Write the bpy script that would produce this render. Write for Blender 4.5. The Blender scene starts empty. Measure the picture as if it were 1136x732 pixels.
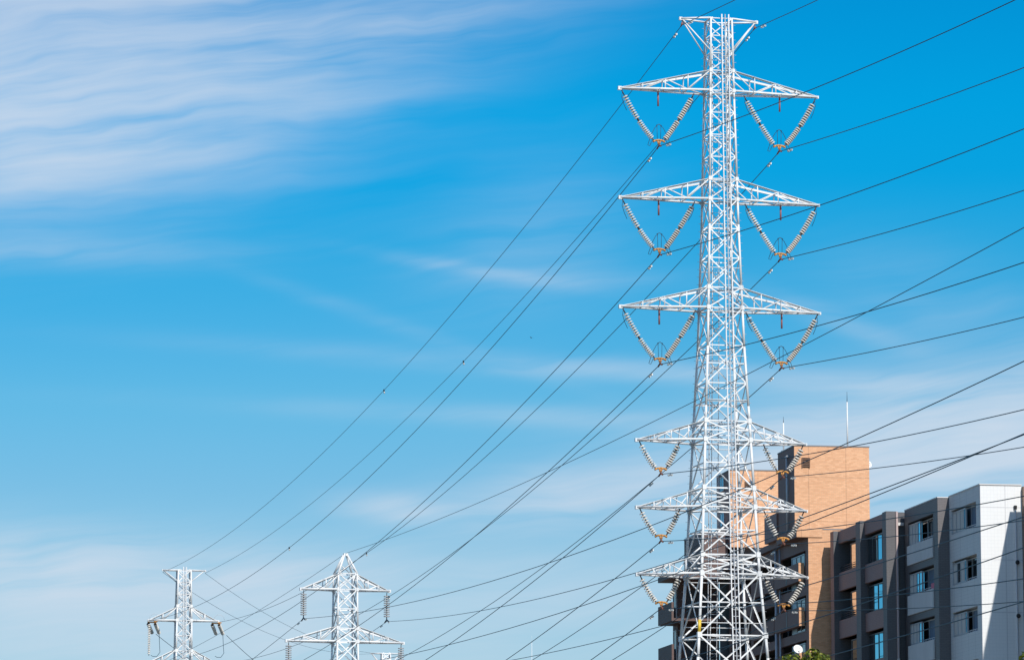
import bpy, math, random
from mathutils import Vector, Matrix
random.seed(7)
SC = bpy.context.scene
COL = SC.collection
R = math.radians

# ------------------------------------------------------------------ camera
cam = bpy.data.cameras.new('camera')
cam.sensor_width = 36.0
cam.lens = 36.0 * 4600 / 1136
cam.clip_end = 30000
cam.clip_start = 0.5
camo = bpy.data.objects.new('camera', cam)
camo.location = (0, 0, 1.7)
camo.rotation_euler = (R(90 + 8.3358), 0, 0)
COL.objects.link(camo)
SC.camera = camo

# ------------------------------------------------------------------ view
SC.view_settings.view_transform = 'Standard'
SC.view_settings.look = 'None'
SC.view_settings.gamma = 1
SC.view_settings.use_curve_mapping = False
SC.view_settings.exposure = 0.0

# ------------------------------------------------------------------ sun
TO_SUN = Vector((0.251, -0.728, 0.637)).normalized()
SUN_EL = math.asin(TO_SUN.z)
SUN_ROT = math.atan2(TO_SUN.x, TO_SUN.y)
sl = bpy.data.lights.new('sun', 'SUN')
sl.energy = 4.4
sl.angle = R(0.5)
sl.color = (1.0, 0.95, 0.88)
so = bpy.data.objects.new('sun', sl)
so.rotation_euler = TO_SUN.to_track_quat('Z', 'Y').to_euler()
COL.objects.link(so)

# ------------------------------------------------------------------ sky
world = bpy.data.worlds.new('World')
SC.world = world
world.use_nodes = True
WN = world.node_tree
WN.nodes.clear()


class G:
    """tiny node-graph helper"""
    def __init__(s, nt): s.nt = nt
    def node(s, t, **k):
        n = s.nt.nodes.new(t)
        for a, b in k.items(): setattr(n, a, b)
        return n
    def put(s, sock, v):
        if isinstance(v, bpy.types.NodeSocket): s.nt.links.new(v, sock)
        elif v is not None: sock.default_value = v
    def m(s, op, a, b=None, c=None, clamp=False):
        n = s.node('ShaderNodeMath', operation=op, use_clamp=clamp)
        s.put(n.inputs[0], a); s.put(n.inputs[1], b); s.put(n.inputs[2], c)
        return n.outputs[0]
    def mix(s, f, a, b, blend='MIX'):
        n = s.node('ShaderNodeMix', data_type='RGBA', blend_type=blend)
        s.put(n.inputs[0], f); s.put(n.inputs[6], a); s.put(n.inputs[7], b)
        return n.outputs[2]
    def ramp(s, f, stops):
        n = s.node('ShaderNodeValToRGB')
        e = n.color_ramp.elements
        while len(e) > 1: e.remove(e[-1])
        e[0].position = stops[0][0]; e[0].color = (*stops[0][1], 1)
        for p, c in stops[1:]:
            x = e.new(p); x.color = (*c, 1)
        s.put(n.inputs[0], f)
        return n.outputs[0]
    def noise(s, vec, scale, detail=4, rough=.55, dist=0.0):
        n = s.node('ShaderNodeTexNoise')
        s.put(n.inputs['Vector'], vec)
        n.inputs['Scale'].default_value = scale
        n.inputs['Detail'].default_value = detail
        n.inputs['Roughness'].default_value = rough
        n.inputs['Distortion'].default_value = dist
        return n.outputs['Fac']
    def comb(s, x, y, z=0.0):
        n = s.node('ShaderNodeCombineXYZ')
        s.put(n.inputs[0], x); s.put(n.inputs[1], y); s.put(n.inputs[2], z)
        return n.outputs[0]


g = G(WN)
tc = g.node('ShaderNodeTexCoord')
sep = g.node('ShaderNodeSeparateXYZ')
g.put(sep.inputs[0], tc.outputs['Generated'])
dx, dy, dz = sep.outputs
az = g.m('ARCTAN2', dx, dy)
el = g.m('ARCSINE', dz)
U = g.m('MULTIPLY', az, 46.0)                                    # azimuth, in units of 1.25 degrees
V = g.m('MULTIPLY', g.m('SUBTRACT', el, 0.1455), 46.0)           # elevation about 8.3 degrees, same units
sky = g.node('ShaderNodeTexSky', sky_type='NISHITA')
sky.sun_disc = False
sky.sun_elevation = SUN_EL
sky.sun_rotation = SUN_ROT
sky.altitude = 0
sky.air_density = 1.0
sky.dust_density = 0.6
sky.ozone_density = 1.6
# deep blue in view, paler towards the horizon; stops overhead tuned for shaded-wall colour
SKY_GAIN = 1.158
vp = lambda v: (v + 6) / 36.0
grad = g.ramp(g.m('MULTIPLY_ADD', V, 1 / 36.0, 6 / 36.0, clamp=True), [
    (vp(-6), (.62, .72, .90)), (vp(-3.66), (.52, .70, .89)), (vp(-2.54), (.45, .69, .865)), (vp(-1.74), (.345, .665, .86)),
    (vp(-.84), (.250, .680, .88)), (vp(0), (.150, .660, .900)), (vp(.86), (.064, .652, .918)), (vp(1.66), (.008, .655, .965)),
    (vp(2.46), (.002, .680, 1.0)), (vp(3.66), (.002, .620, .965)), (vp(7), (.12, .54, .86)), (vp(13), (.45, .73, .98)), (1.0, (.68, .84, 1.0))])
base = g.mix(1.0, sky.outputs[0], grad, 'MULTIPLY')
gn = g.node('ShaderNodeVectorMath', operation='SCALE')
g.put(gn.inputs[0], base); gn.inputs[3].default_value = SKY_GAIN
base = gn.outputs[0]


def blob(u0, v0, su, sv, rot, amp):
    c, s = math.cos(rot), math.sin(rot)
    du = g.m('SUBTRACT', U, u0); dv = g.m('SUBTRACT', V, v0)
    a = g.m('DIVIDE', g.m('ADD', g.m('MULTIPLY', du, c), g.m('MULTIPLY', dv, s)), su)
    b = g.m('DIVIDE', g.m('SUBTRACT', g.m('MULTIPLY', dv, c), g.m('MULTIPLY', du, s)), sv)
    q = g.m('ADD', g.m('MULTIPLY', a, a), g.m('MULTIPLY', b, b))
    return g.m('MULTIPLY', g.m('EXPONENT', g.m('MULTIPLY', q, -1.0)), amp)


tot = None
for bl in [(-5.9, 2.75, 2.9, 1.15, .10, 1.5), (-5.6, 3.9, 2.5, .5, .1, .45), (-1.9, 3.25, 2.6, .42, .20, .70), (-2.6, 2.35, 1.9, .28, .20, .35), (-5.4, 1.85, 2.1, .30, .03, .6), (-5.2, 1.6, 2.4, .55, .03, .22),
           (-4.9, .80, 1.9, .16, 0, .26), (-.4, .66, 1.1, .08, -.16, .28), (.6, .55, 1.2, .12, 0, .18), (.2, 1.0, 1.2, .8, .3, .18),
           (-4.9, -2.75, 2.9, .42, -.03, 1.7), (-3.5, -3.5, 3.0, .3, 0, .7), (5.0, -1.15, 2.7, .55, .12, 2.1), (4.8, -2.0, 2.4, .6, 0, .9), (.9, -1.85, 1.4, .28, .05, 1.1),
           (-1.2, -2.0, .7, .16, -.1, .8), (2.2, -.50, 4.2, .12, -.06, .40), (1.0, -1.0, 3.5, .12, -.04, .3), (3.6, .1, .9, .12, -.35, .25),
           (4.6, .35, 1.2, .5, -.2, .15), (.5, -3.0, 3.5, .5, 0, .45), (-1.3, .05, 2.0, .10, -.32, .11)]:
    x = blob(*bl)
    tot = x if tot is None else g.m('ADD', tot, x)
warp = g.noise(g.comb(g.m('MULTIPLY', U, .35), g.m('MULTIPLY', V, .6)), 1.0, 3)
V2 = g.m('MULTIPLY_ADD', warp, .7, g.m('MULTIPLY_ADD', U, -.12, V))
str1 = g.noise(g.comb(g.m('MULTIPLY', U, .15), g.m('MULTIPLY', V2, 1.5)), 1.0, 4, .5, 0)
str2 = g.noise(g.comb(g.m('MULTIPLY', U, .22), g.m('MULTIPLY', V2, 3.4)), 1.2, 5, .55, 0)
fib = g.noise(g.comb(g.m('MULTIPLY', g.m('MULTIPLY_ADD', V2, .5, U), .55), g.m('MULTIPLY', V2, 7.0)), 1.0, 4, .6, 0)
big = g.noise(g.comb(g.m('MULTIPLY', U, .45), g.m('MULTIPLY', V2, .8)), 1.0, 3, .5, 0)
wisp = g.m('ADD', g.m('MULTIPLY', str1, 1.15), g.m('MULTIPLY', str2, .95))
wisp = g.m('ADD', wisp, g.m('ADD', g.m('MULTIPLY', fib, .28), g.m('MULTIPLY', big, .55)))
wisp = g.m('MULTIPLY', g.m('SUBTRACT', wisp, 1.10, clamp=True), 1.75)
mask = g.m('MULTIPLY', g.m('MULTIPLY', tot, g.m('MULTIPLY_ADD', wisp, .95, .10)), 1.05)
mask = g.m('MULTIPLY', g.m('SUBTRACT', 1.0, g.m('EXPONENT', g.m('MULTIPLY', mask, -1.05))), .92)
mask = g.m('MAXIMUM', mask, 0.0)
CLOUD = (6.7, 7.4, 8.4, 1)
skycol = g.mix(mask, base, CLOUD)
bg = g.node('ShaderNodeBackground')
bg.inputs[1].default_value = 0.1
g.put(bg.inputs[0], skycol)
wo = g.node('ShaderNodeOutputWorld')
WN.links.new(bg.outputs[0], wo.inputs[0])


# ------------------------------------------------------------------ materials
def mat(name, col, rough=.6, metal=0.0, spec=.5, var=0.0, rnd=0.0, vscale=1.5, bump=0.0, coat=0.0, stretch=(1, 1, 1)):
    m = bpy.data.materials.new(name)
    m.use_nodes = True
    nt = m.node_tree
    q = G(nt)
    p = nt.nodes['Principled BSDF']
    p.inputs['Base Color'].default_value = (*col, 1)
    p.inputs['Roughness'].default_value = rough
    p.inputs['Metallic'].default_value = metal
    p.inputs['Specular IOR Level'].default_value = spec
    p.inputs['Coat Weight'].default_value = coat
    if var:
        t = q.node('ShaderNodeTexCoord')
        mp = q.node('ShaderNodeMapping')
        q.put(mp.inputs[0], t.outputs['Object'])
        mp.inputs[3].default_value = stretch
        n = q.noise(mp.outputs[0], vscale, 5, .6)
        f = q.m('MULTIPLY_ADD', n, 2 * var, 1 - var)
        if rnd:
            oi = q.node('ShaderNodeObjectInfo')
            f = q.m('MULTIPLY', f, q.m('MULTIPLY_ADD', oi.outputs['Random'], rnd, 1 - rnd))
        vm = q.node('ShaderNodeVectorMath', operation='SCALE')
        vm.inputs[0].default_value = col
        q.put(vm.inputs[3], f)
        q.put(p.inputs['Base Color'], vm.outputs[0])
    return m


def tile_mat(name, col, col2, grout, bw, bh, gap=.012, rough=.7, var=.12, spec=.3, big=None, mottle=0.0, offset=.5):
    """small wall tiles, laid in object space so they wrap round corners"""
    m = bpy.data.materials.new(name)
    m.use_nodes = True
    nt = m.node_tree
    q = G(nt)
    p = nt.nodes['Principled BSDF']
    t = q.node('ShaderNodeTexCoord')
    s = q.node('ShaderNodeSeparateXYZ')
    q.put(s.inputs[0], t.outputs['Object'])
    h = q.m('ADD', s.outputs[0], s.outputs[1])
    vec = q.comb(h, s.outputs[2])
    b = q.node('ShaderNodeTexBrick', offset=offset)
    q.put(b.inputs['Vector'], vec)
    b.inputs['Color1'].default_value = (*col, 1)
    b.inputs['Color2'].default_value = (*col2, 1)
    b.inputs['Mortar'].default_value = (*grout, 1)
    b.inputs['Scale'].default_value = 1.0
    b.inputs['Mortar Size'].default_value = gap
    b.inputs['Mortar Smooth'].default_value = .3
    b.inputs['Brick Width'].default_value = bw
    b.inputs['Row Height'].default_value = bh
    c = b.outputs['Color']
    n = q.noise(q.comb(q.m('MULTIPLY', h, .5), q.m('MULTIPLY', s.outputs[2], .16)), 1.0, 5, .6)
    f = q.m('MULTIPLY_ADD', n, 2 * var, 1 - var)
    if mottle:
        n2 = q.noise(q.comb(q.m('MULTIPLY', h, 2.6), q.m('MULTIPLY', s.outputs[2], 6.5)), 1.0, 2, .6)
        f = q.m('MULTIPLY', f, q.m('MULTIPLY_ADD', n2, 2 * mottle, 1 - mottle))
    vm = q.node('ShaderNodeVectorMath', operation='SCALE')
    q.put(vm.inputs[0], c); q.put(vm.inputs[3], f)
    c = vm.outputs[0]
    if big:
        b2 = q.node('ShaderNodeTexBrick', offset=0.0)
        q.put(b2.inputs['Vector'], q.comb(q.m('ADD', h, big[2]), q.m('ADD', s.outputs[2], big[3])))
        b2.inputs['Scale'].default_value = 1.0
        b2.inputs['Color1'].default_value = (1, 1, 1, 1)
        b2.inputs['Color2'].default_value = (1, 1, 1, 1)
        b2.inputs['Mortar'].default_value = (.76, .76, .78, 1)
        b2.inputs['Mortar Size'].default_value = .025
        b2.inputs['Brick Width'].default_value = big[0]
        b2.inputs['Row Height'].default_value = big[1]
        c = q.mix(1.0, c, b2.outputs['Color'], 'MULTIPLY')
    q.put(p.inputs['Base Color'], c)
    p.inputs['Roughness'].default_value = rough
    p.inputs['Specular IOR Level'].default_value = spec
    return m


M = {}
M['steel'] = mat('white_painted_steel', (.80, .805, .80), .45, var=.10, rnd=.16, vscale=1.1, stretch=(1, 1, .35))
M['galv'] = mat('galvanised_pipe', (.52, .53, .55), .45, .3, var=.1)
M['yellow'] = mat('yellow_band', (.75, .50, .05), .5)
M['cable'] = mat('aluminium_cable', (.015, .06, .09), .55, .2)
M['fitting'] = mat('grey_fitting', (.66, .64, .60), .5, .3)
M['rust'] = mat('red_oxide_fitting', (.24, .10, .07), .6, .2)
M['horn'] = mat('dark_rod', (.03, .04, .06), .5, .5)
M['porcelain'] = mat('porcelain', (.80, .75, .67), .25, coat=.3, var=.12, rnd=.2, vscale=1.6)
M['cap'] = mat('brown_cap', (.11, .07, .05), .5)
M['dark_cap'] = mat('dark_link', (.035, .03, .03), .5)
M['orange'] = mat('orange_yoke', (.68, .32, .08), .45, var=.2, rnd=.25, vscale=4)
M['pinkrod'] = mat('red_brown_rod', (.30, .13, .13), .5)
M['grey_shed'] = mat('grey_porcelain', (.42, .43, .44), .3)
M['brick'] = tile_mat('orange_brick_tile', (.77, .43, .245), (.65, .335, .18), (.56, .36, .23), .26, .09, .010, .75, .06, .2, mottle=.10, big=(2.42, 2.80, .5, .35))
M['darktile'] = tile_mat('dark_brown_tile', (.275, .150, .125), (.240, .130, .108), (.18, .11, .09), .24, .075, .010, .6, .08, .3)
M['umbertile'] = tile_mat('umber_tile', (.165, .105, .095), (.14, .09, .08), (.10, .07, .06), .24, .075, .010, .6, .08, .3)
M['browntile'] = tile_mat('brown_tile', (.36, .22, .20), (.33, .20, .18), (.26, .17, .15), .2, .1, .008, .6, .06, .3)
M['greytile'] = tile_mat('dark_grey_tile', (.118, .106, .110), (.102, .094, .099), (.08, .07, .07), .3, .1, .012, .55, .07, .9)
M['navytile'] = tile_mat('charcoal_tile', (.088, .084, .092), (.076, .074, .084), (.06, .055, .055), .3, .1, .012, .55, .07, .9)
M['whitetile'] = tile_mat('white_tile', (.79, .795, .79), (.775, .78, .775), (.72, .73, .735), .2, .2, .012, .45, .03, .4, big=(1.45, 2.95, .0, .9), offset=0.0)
M['shadedwhitetile'] = tile_mat('shaded_white_tile', (.64, .655, .66), (.61, .63, .64), (.54, .55, .56), .2, .2, .010, .5, .04, .3, big=(1.45, 2.95, .0, .9), offset=0.0)  # white tile again, darkened: the left face's shade is in the colour
M['tantile'] = tile_mat('tan_tile', (.30, .20, .15), (.27, .18, .135), (.2, .15, .12), .2, .1, .01, .6, .06, .3)
M['concrete'] = mat('pale_concrete', (.60, .61, .61), .8, var=.14, vscale=1.2, stretch=(1, 1, .25))
M['coping'] = mat('pale_coping', (.62, .61, .60), .6, var=.05)
M['greycope'] = mat('grey_coping', (.20, .20, .21), .5, var=.05)
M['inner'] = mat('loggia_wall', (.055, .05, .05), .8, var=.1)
M['frame'] = mat('window_frame_aluminium', (.45, .46, .48), .4, .3)
M['darkframe'] = mat('dark_window_frame', (.06, .06, .065), .4)
M['glass'] = mat('dark_window_glass', (.02, .028, .035), .03, 0, .7)
M['mirror'] = mat('reflecting_window_glass', (.14, .55, .74), .04, 1.0)
M['bronze'] = mat('clear_reflecting_glass', (.80, .78, .74), .05, 1.0)
M['curtain'] = mat('pale_curtain', (.55, .55, .53), .8, var=.2, vscale=6, stretch=(1, 1, .02))
M['navycurtain'] = mat('dark_blue_curtain', (.13, .19, .27), .8, var=.6, vscale=7, stretch=(1, 1, .02))
M['bluewhite'] = mat('frosted_blue_screen', (.30, .42, .48), .35)
M['rail'] = mat('pale_rail', (.62, .64, .66), .4)
M['pipe'] = mat('pinkish_pipe', (.42, .33, .31), .5)
M['dish'] = mat('white_dish', (.82, .82, .81), .4)
M['louvre'] = mat('brown_louvre', (.16, .085, .05), .6)
M['black'] = mat('black_lamp_body', (.02, .02, .022), .5)
M['bark'] = mat('tree_bark', (.10, .075, .05), .9, var=.3, vscale=5)
M['pink'] = mat('pink_cloth', (.65, .20, .26), .9)
M['birdfeather'] = mat('dark_feathers', (.05, .05, .055), .8)


def leaf_mat():
    m = bpy.data.materials.new('leaves')
    m.use_nodes = True
    nt = m.node_tree; q = G(nt)
    p = nt.nodes['Principled BSDF']
    gi = q.node('ShaderNodeNewGeometry')
    c = q.ramp(gi.outputs['Random Per Island'], [(0, (.07, .11, .012)), (.5, (.15, .19, .018)), (.85, (.24, .27, .03)), (1, (.32, .24, .04))])
    q.put(p.inputs['Base Color'], c)
    p.inputs['Roughness'].default_value = .5
    tr = q.node('ShaderNodeBsdfTranslucent'); q.put(tr.inputs[0], c)
    mx = q.node('ShaderNodeMixShader'); mx.inputs[0].default_value = .3
    nt.links.new(p.outputs[0], mx.inputs[1]); nt.links.new(tr.outputs[0], mx.inputs[2])
    nt.links.new(mx.outputs[0], nt.nodes['Material Output'].inputs[0])
    return m


M['leaf'] = leaf_mat()


def ground_mat():
    m = bpy.data.materials.new('town_ground'); m.use_nodes = True
    nt = m.node_tree; q = G(nt); p = nt.nodes['Principled BSDF']
    t = q.node('ShaderNodeTexCoord')
    n = q.noise(t.outputs['Object'], .02, 6, .6)
    c = q.ramp(n, [(.3, (.06, .07, .03)), (.5, (.16, .15, .12)), (.7, (.22, .21, .19))])
    q.put(p.inputs['Base Color'], c); p.inputs['Roughness'].default_value = .9
    return m


M['ground'] = ground_mat()


# ------------------------------------------------------------------ mesh building
class MB:
    def __init__(s): s.v = []; s.f = []; s.mi = []; s.mats = []; s.sm = []
    def mid(s, m):
        if m not in s.mats: s.mats.append(m)
        return s.mats.index(m)
    def face(s, idx, m, smooth=False):
        s.f.append(idx); s.mi.append(s.mid(m)); s.sm.append(smooth)
    def tube(s, p, q, r, m, n=6, r2=None, caps=True):
        p = Vector(p); q = Vector(q); d = q - p
        if d.length < 1e-6: return
        d.normalize()
        a = d.cross(Vector((0, 0, 1)))
        if a.length < .05: a = d.cross(Vector((1, 0, 0)))
        a.normalize(); b = d.cross(a)
        r2 = r if r2 is None else r2
        o = len(s.v)
        for (c, rr) in ((p, r), (q, r2)):
            for i in range(n):
                t = 2 * math.pi * (i + .5) / n
                s.v.append(c + (a * math.cos(t) + b * math.sin(t)) * rr)
        for i in range(n):
            j = (i + 1) % n
            s.face((o + i, o + j, o + n + j, o + n + i), m, True)
        if caps:
            s.face(tuple(o + n - 1 - i for i in range(n)), m)
            s.face(tuple(o + n + i for i in range(n)), m)
    def bar(s, p, q, w, t, nrm, m):
        """flat rolled bar: width w, thickness t along nrm"""
        p = Vector(p); q = Vector(q); d = q - p
        if d.length < 1e-6: return
        d.normalize(); nrm = Vector(nrm)
        nrm = (nrm - d * nrm.dot(d)).normalized(); a = d.cross(nrm)
        o = len(s.v)
        for c in (p, q):
            for (i, j) in ((-1, -1), (1, -1), (1, 1), (-1, 1)):
                s.v.append(c + a * (i * w / 2) + nrm * (j * t / 2))
        for f in ((0, 1, 5, 4), (1, 2, 6, 5), (2, 3, 7, 6), (3, 0, 4, 7), (3, 2, 1, 0), (4, 5, 6, 7)):
            s.face(tuple(o + i for i in f), m)
    def angle(s, p, q, w, nrm, m):
        """rolled steel angle: one leg in the face, the other turned inwards"""
        p = Vector(p); q = Vector(q); d = (q - p).normalized(); nrm = Vector(nrm).normalized()
        a = d.cross(nrm)
        if a.z > 0: a = -a
        s.bar(p, q, w, w * .14, nrm, m)
        o = a * (w * .5) - nrm * (w * .43)
        s.bar(p + o, q + o, w * .14, w * .86, nrm, m)
    def path(s, pts, r, m, n=5):
        pts = [Vector(p) for p in pts]
        o = len(s.v); k = len(pts)
        prev = None
        for i, p in enumerate(pts):
            d = (pts[min(i + 1, k - 1)] - pts[max(i - 1, 0)]).normalized()
            if prev is None:
                a = d.cross(Vector((0, 0, 1)))
                if a.length < .05: a = d.cross(Vector((1, 0, 0)))
            else: a = prev - d * prev.dot(d)
            a.normalize(); prev = a; b = d.cross(a)
            for j in range(n):
                t = 2 * math.pi * j / n
                s.v.append(p + (a * math.cos(t) + b * math.sin(t)) * r)
        for i in range(k - 1):
            for j in range(n):
                j2 = (j + 1) % n
                s.face((o + i * n + j, o + i * n + j2, o + (i + 1) * n + j2, o + (i + 1) * n + j), m, True)
        s.face(tuple(o + n - 1 - j for j in range(n)), m)
        s.face(tuple(o + (k - 1) * n + j for j in range(n)), m)
    def lathe(s, p, q, prof, n=10):
        """prof: list of (distance along p->q, radius, material of the band that follows)"""
        p = Vector(p); q = Vector(q); d = (q - p).normalized()
        a = d.cross(Vector((0, 1, 0)))
        if a.length < .05: a = d.cross(Vector((1, 0, 0)))
        a.normalize(); b = d.cross(a)
        o = len(s.v)
        for (h, r, m) in prof:
            for i in range(n):
                t = 2 * math.pi * i / n
                s.v.append(p + d * h + (a * math.cos(t) + b * math.sin(t)) * r)
        for k in range(len(prof) - 1):
            for i in range(n):
                j = (i + 1) % n
                s.face((o + k * n + i, o + k * n + j, o + (k + 1) * n + j, o + (k + 1) * n + i), prof[k][2])
        s.face(tuple(o + n - 1 - i for i in range(n)), prof[0][2])
        e = o + (len(prof) - 1) * n
        s.face(tuple(e + i for i in range(n)), prof[-1][2])
    def box(s, x0, x1, y0, y1, z0, z1, m, **fm):
        o = len(s.v)
        for z in (z0, z1):
            for (x, y) in ((x0, y0), (x1, y0), (x1, y1), (x0, y1)):
                s.v.append(Vector((x, y, z)))
        F = {'bot': (3, 2, 1, 0), 'top': (4, 5, 6, 7), 'front': (0, 1, 5, 4), 'right': (1, 2, 6, 5), 'back': (2, 3, 7, 6), 'left': (3, 0, 4, 7)}
        for k, q in F.items():
            s.face(tuple(o + i for i in q), fm.get(k, m))
    def build(s, name, parent=None, bevel=0.0):
        me = bpy.data.meshes.new(name)
        me.from_pydata([tuple(v) for v in s.v], [], s.f)
        for m in s.mats: me.materials.append(m)
        me.polygons.foreach_set('material_index', s.mi)
        me.polygons.foreach_set('use_smooth', s.sm)
        me.update()
        o = bpy.data.objects.new(name, me)
        COL.objects.link(o)
        if parent: o.parent = parent
        if bevel:
            b = o.modifiers.new('bevel', 'BEVEL'); b.width = bevel; b.segments = 2; b.limit_method = 'ANGLE'
        return o


def tag(o, label, cat, group=None):
    o['label'] = label; o['category'] = cat
    if group: o['group'] = group
    return o


def empty(name, loc, rz, label, cat, group=None):
    o = bpy.data.objects.new(name, None)
    o.empty_display_size = .5
    o.location = loc; o.rotation_euler = (0, 0, rz)
    COL.objects.link(o)
    return tag(o, label, cat, group)


def copy_tree(o, parent=None):
    c = o.copy(); COL.objects.link(c); c.parent = parent
    for ch in list(o.children): copy_tree(ch, c)
    return c


# ------------------------------------------------------------------ ground
mb = MB()
mb.box(-9000, 9000, -3000, 15000, -1.0, 0.0, M['ground'])
gr = mb.build('ground'); gr['kind'] = 'structure'

# ================================================================== WHITE AND GREY APARTMENT BLOCK
A = empty('apartment_building', (26.312, 232, 0), R(9),
          'stepped white, grey and brown tiled apartment building on the right with balconies', 'building', 'apartment buildings')
ROOF = 26.9
NF = 8
PITCH = 2.95
AT, AS = 26.07, 24.68            # opening top and sill of the highest storey
W = M['whitetile']


def openings(mb, x0, x1, y0, y1, top, sill, zroof, m, pitch=PITCH, n=NF, **fm):
    """the wall bands above, between and below the openings"""
    z = zroof
    for k in range(n):
        mb.box(x0, x1, y0, y1, top - pitch * k, z, m, **fm)
        z = sill - pitch * k
    mb.box(x0, x1, y0, y1, 0, z, m, **fm)


# white unit
mb = MB()
WS = M['shadedwhitetile']
mb.box(0, 2.41, 0, .25, 0, ROOF, W, left=WS)
mb.box(0, .22, .25, .9, 0, ROOF, WS)
mb.box(0, .22, 6.3, 6.72, 0, ROOF, WS)
openings(mb, 0, .22, .9, 6.3, AT, AS, ROOF, WS)
mb.build('wall', A)
mb = MB()
for k in range(NF):
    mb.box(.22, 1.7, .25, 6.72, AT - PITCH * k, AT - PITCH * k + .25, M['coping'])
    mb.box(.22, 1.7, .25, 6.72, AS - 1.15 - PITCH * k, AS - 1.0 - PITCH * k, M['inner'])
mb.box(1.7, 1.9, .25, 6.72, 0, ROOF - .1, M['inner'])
mb.box(.22, 1.7, .25, .40, 0, AT, M['inner'])
mb.build('balcony_interior', A)
mb = MB()
mb.box(-.04, 2.41, -.05, .30, ROOF, ROOF + .07, M['coping'])
mb.box(-.04, .26, .30, 6.66, ROOF, ROOF + .07, M['coping'])
mb.build('roof_coping', A)
mb = MB()
mb.box(2.41, 9, -.35, .25, 0, ROOF - .08, M['tantile'])
mb.box(2.62, 9, -19, -5.1, 0, 29.7, M['tantile'])  # unseen tall block, added to cast the shadow on the white end wall
mb.box(2.62, 9, -5.1, -.35, 0, 13.5, M['tantile'])
mb.build('wing_and_shadow_block', A)
mb = MB()
mb.box(1.9, 9, .25, 26.4, 0, ROOF - .15, M['concrete'])
mb.build('core', A)
# joint strip, pipe and lamps on the white end wall
mb = MB()
mb.tube((2.02, -.07, 0), (2.02, -.07, 25.55), .055, M['coping'], 8)
mb.lathe((2.02, -.07, 25.55), (2.02, -.07, 25.8), [(0, .09, M['black']), (.2, .10, M['black']), (.22, .03, M['black'])], 8)
mb.build('vent_pipe', A)
for z in (19.55, 22.55):
    mb = MB()
    mb.lathe((2.05, -.17, z), (2.05, -.24, z), [(0, .10, M['black']), (.05, .13, M['black']), (.09, .08, M['black'])], 10)
    mb.tube((2.05, 0, z), (2.05, -.17, z), .05, M['black'], 6)
    mb.build('wall_lamp', A)

# grey unit
GT = M['greytile']
mb = MB()
bx = -.68
mb.box(bx, 0, 6.72, 6.97, 0, ROOF - .04, GT)
mb.box(bx, bx + .22, 6.97, 7.75, 0, ROOF - .04, GT)
mb.box(bx, bx + .22, 13.55, 14.38, 0, ROOF - .04, GT)
openings(mb, bx, bx + .22, 7.75, 13.55, AT - .02, AS - .02, ROOF - .04, GT)
mb.build('wall', A)
mb = MB()
for k in range(NF):
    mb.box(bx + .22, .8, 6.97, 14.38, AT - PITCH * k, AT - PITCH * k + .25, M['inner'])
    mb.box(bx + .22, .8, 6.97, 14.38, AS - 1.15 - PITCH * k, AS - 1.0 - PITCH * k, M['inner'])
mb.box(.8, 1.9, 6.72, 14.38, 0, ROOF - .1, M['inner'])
mb.build('balcony_interior', A)
mb = MB()
mb.box(bx - .03, 1.9, 6.69, 14.34, ROOF - .04, ROOF + .02, M['coping'])
mb.build('roof_coping', A)
for k in range(NF):
    mb = MB()
    mb.box(bx - .09, bx - .003, 7.8, 13.6, 23.52 - PITCH * k, 24.66 - PITCH * k, M['concrete'])
    mb.build('parapet', A)

# charcoal pier with the recess and rain pipe
NT = M['navytile']
mb = MB()
mb.box(-1.82, -1.18, 14.38, 15.3, 0, ROOF - .06, NT)
mb.box(-1.18, 1.9, 14.85, 15.3, 0, ROOF - .06, NT)
mb.build('pier', A)
mb = MB(); mb.box(-1.18, -.68, 14.62, 14.847, 26.02, 26.20, M['coping']); mb.build('ledge', A)
mb = MB()
mb.tube((-1.17, 14.31, 0), (-1.17, 14.31, ROOF - .08), .07, M['pipe'], 8)
for k in range(8): mb.tube((-1.17, 14.31, 3 + 3 * k), (-1.17, 14.31, 3.08 + 3 * k), .095, M['coping'], 8)
mb.build('rain_pipe', A)
mb = MB(); mb.box(-2.07, 1.9, 19.82, 20.97, 0, ROOF - .10, NT); mb.build('pier', A)
mb = MB(); mb.box(-2.35, 1.9, 25.61, 26.48, 0, ROOF - .18, NT, left=M['browntile']); mb.build('pier', A)
BT = M['browntile']
for (x, y0, y1, rz, d) in ((-1.79, 15.3, 19.82, 26.78, .45), (-2.04, 20.97, 25.61, 26.70, 1.1)):
    mb = MB()
    mb.box(x, x + .2, y0, y1, 25.93, rz, BT)
    mb.build('parapet', A)
    for k in range(NF):
        mb = MB()
        mb.box(x, x + .2, y0, y1, 22.98 - PITCH * k, 24.10 - PITCH * k, BT)
        mb.build('parapet', A)
    mb = MB()
    for k in range(NF):
        mb.box(x + .2, x + d + .3, y0, y1, 25.93 - PITCH * k, 26.2 - PITCH * k, M['inner'])
        mb.box(x + .2, x + d + .3, y0, y1, 22.98 - PITCH * k, 23.15 - PITCH * k, M['inner'])
    mb.box(x + d + .3, 1.9, y0, y1, 0, rz - .15, M['inner'])
    mb.build('balcony_interior', A)


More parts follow.
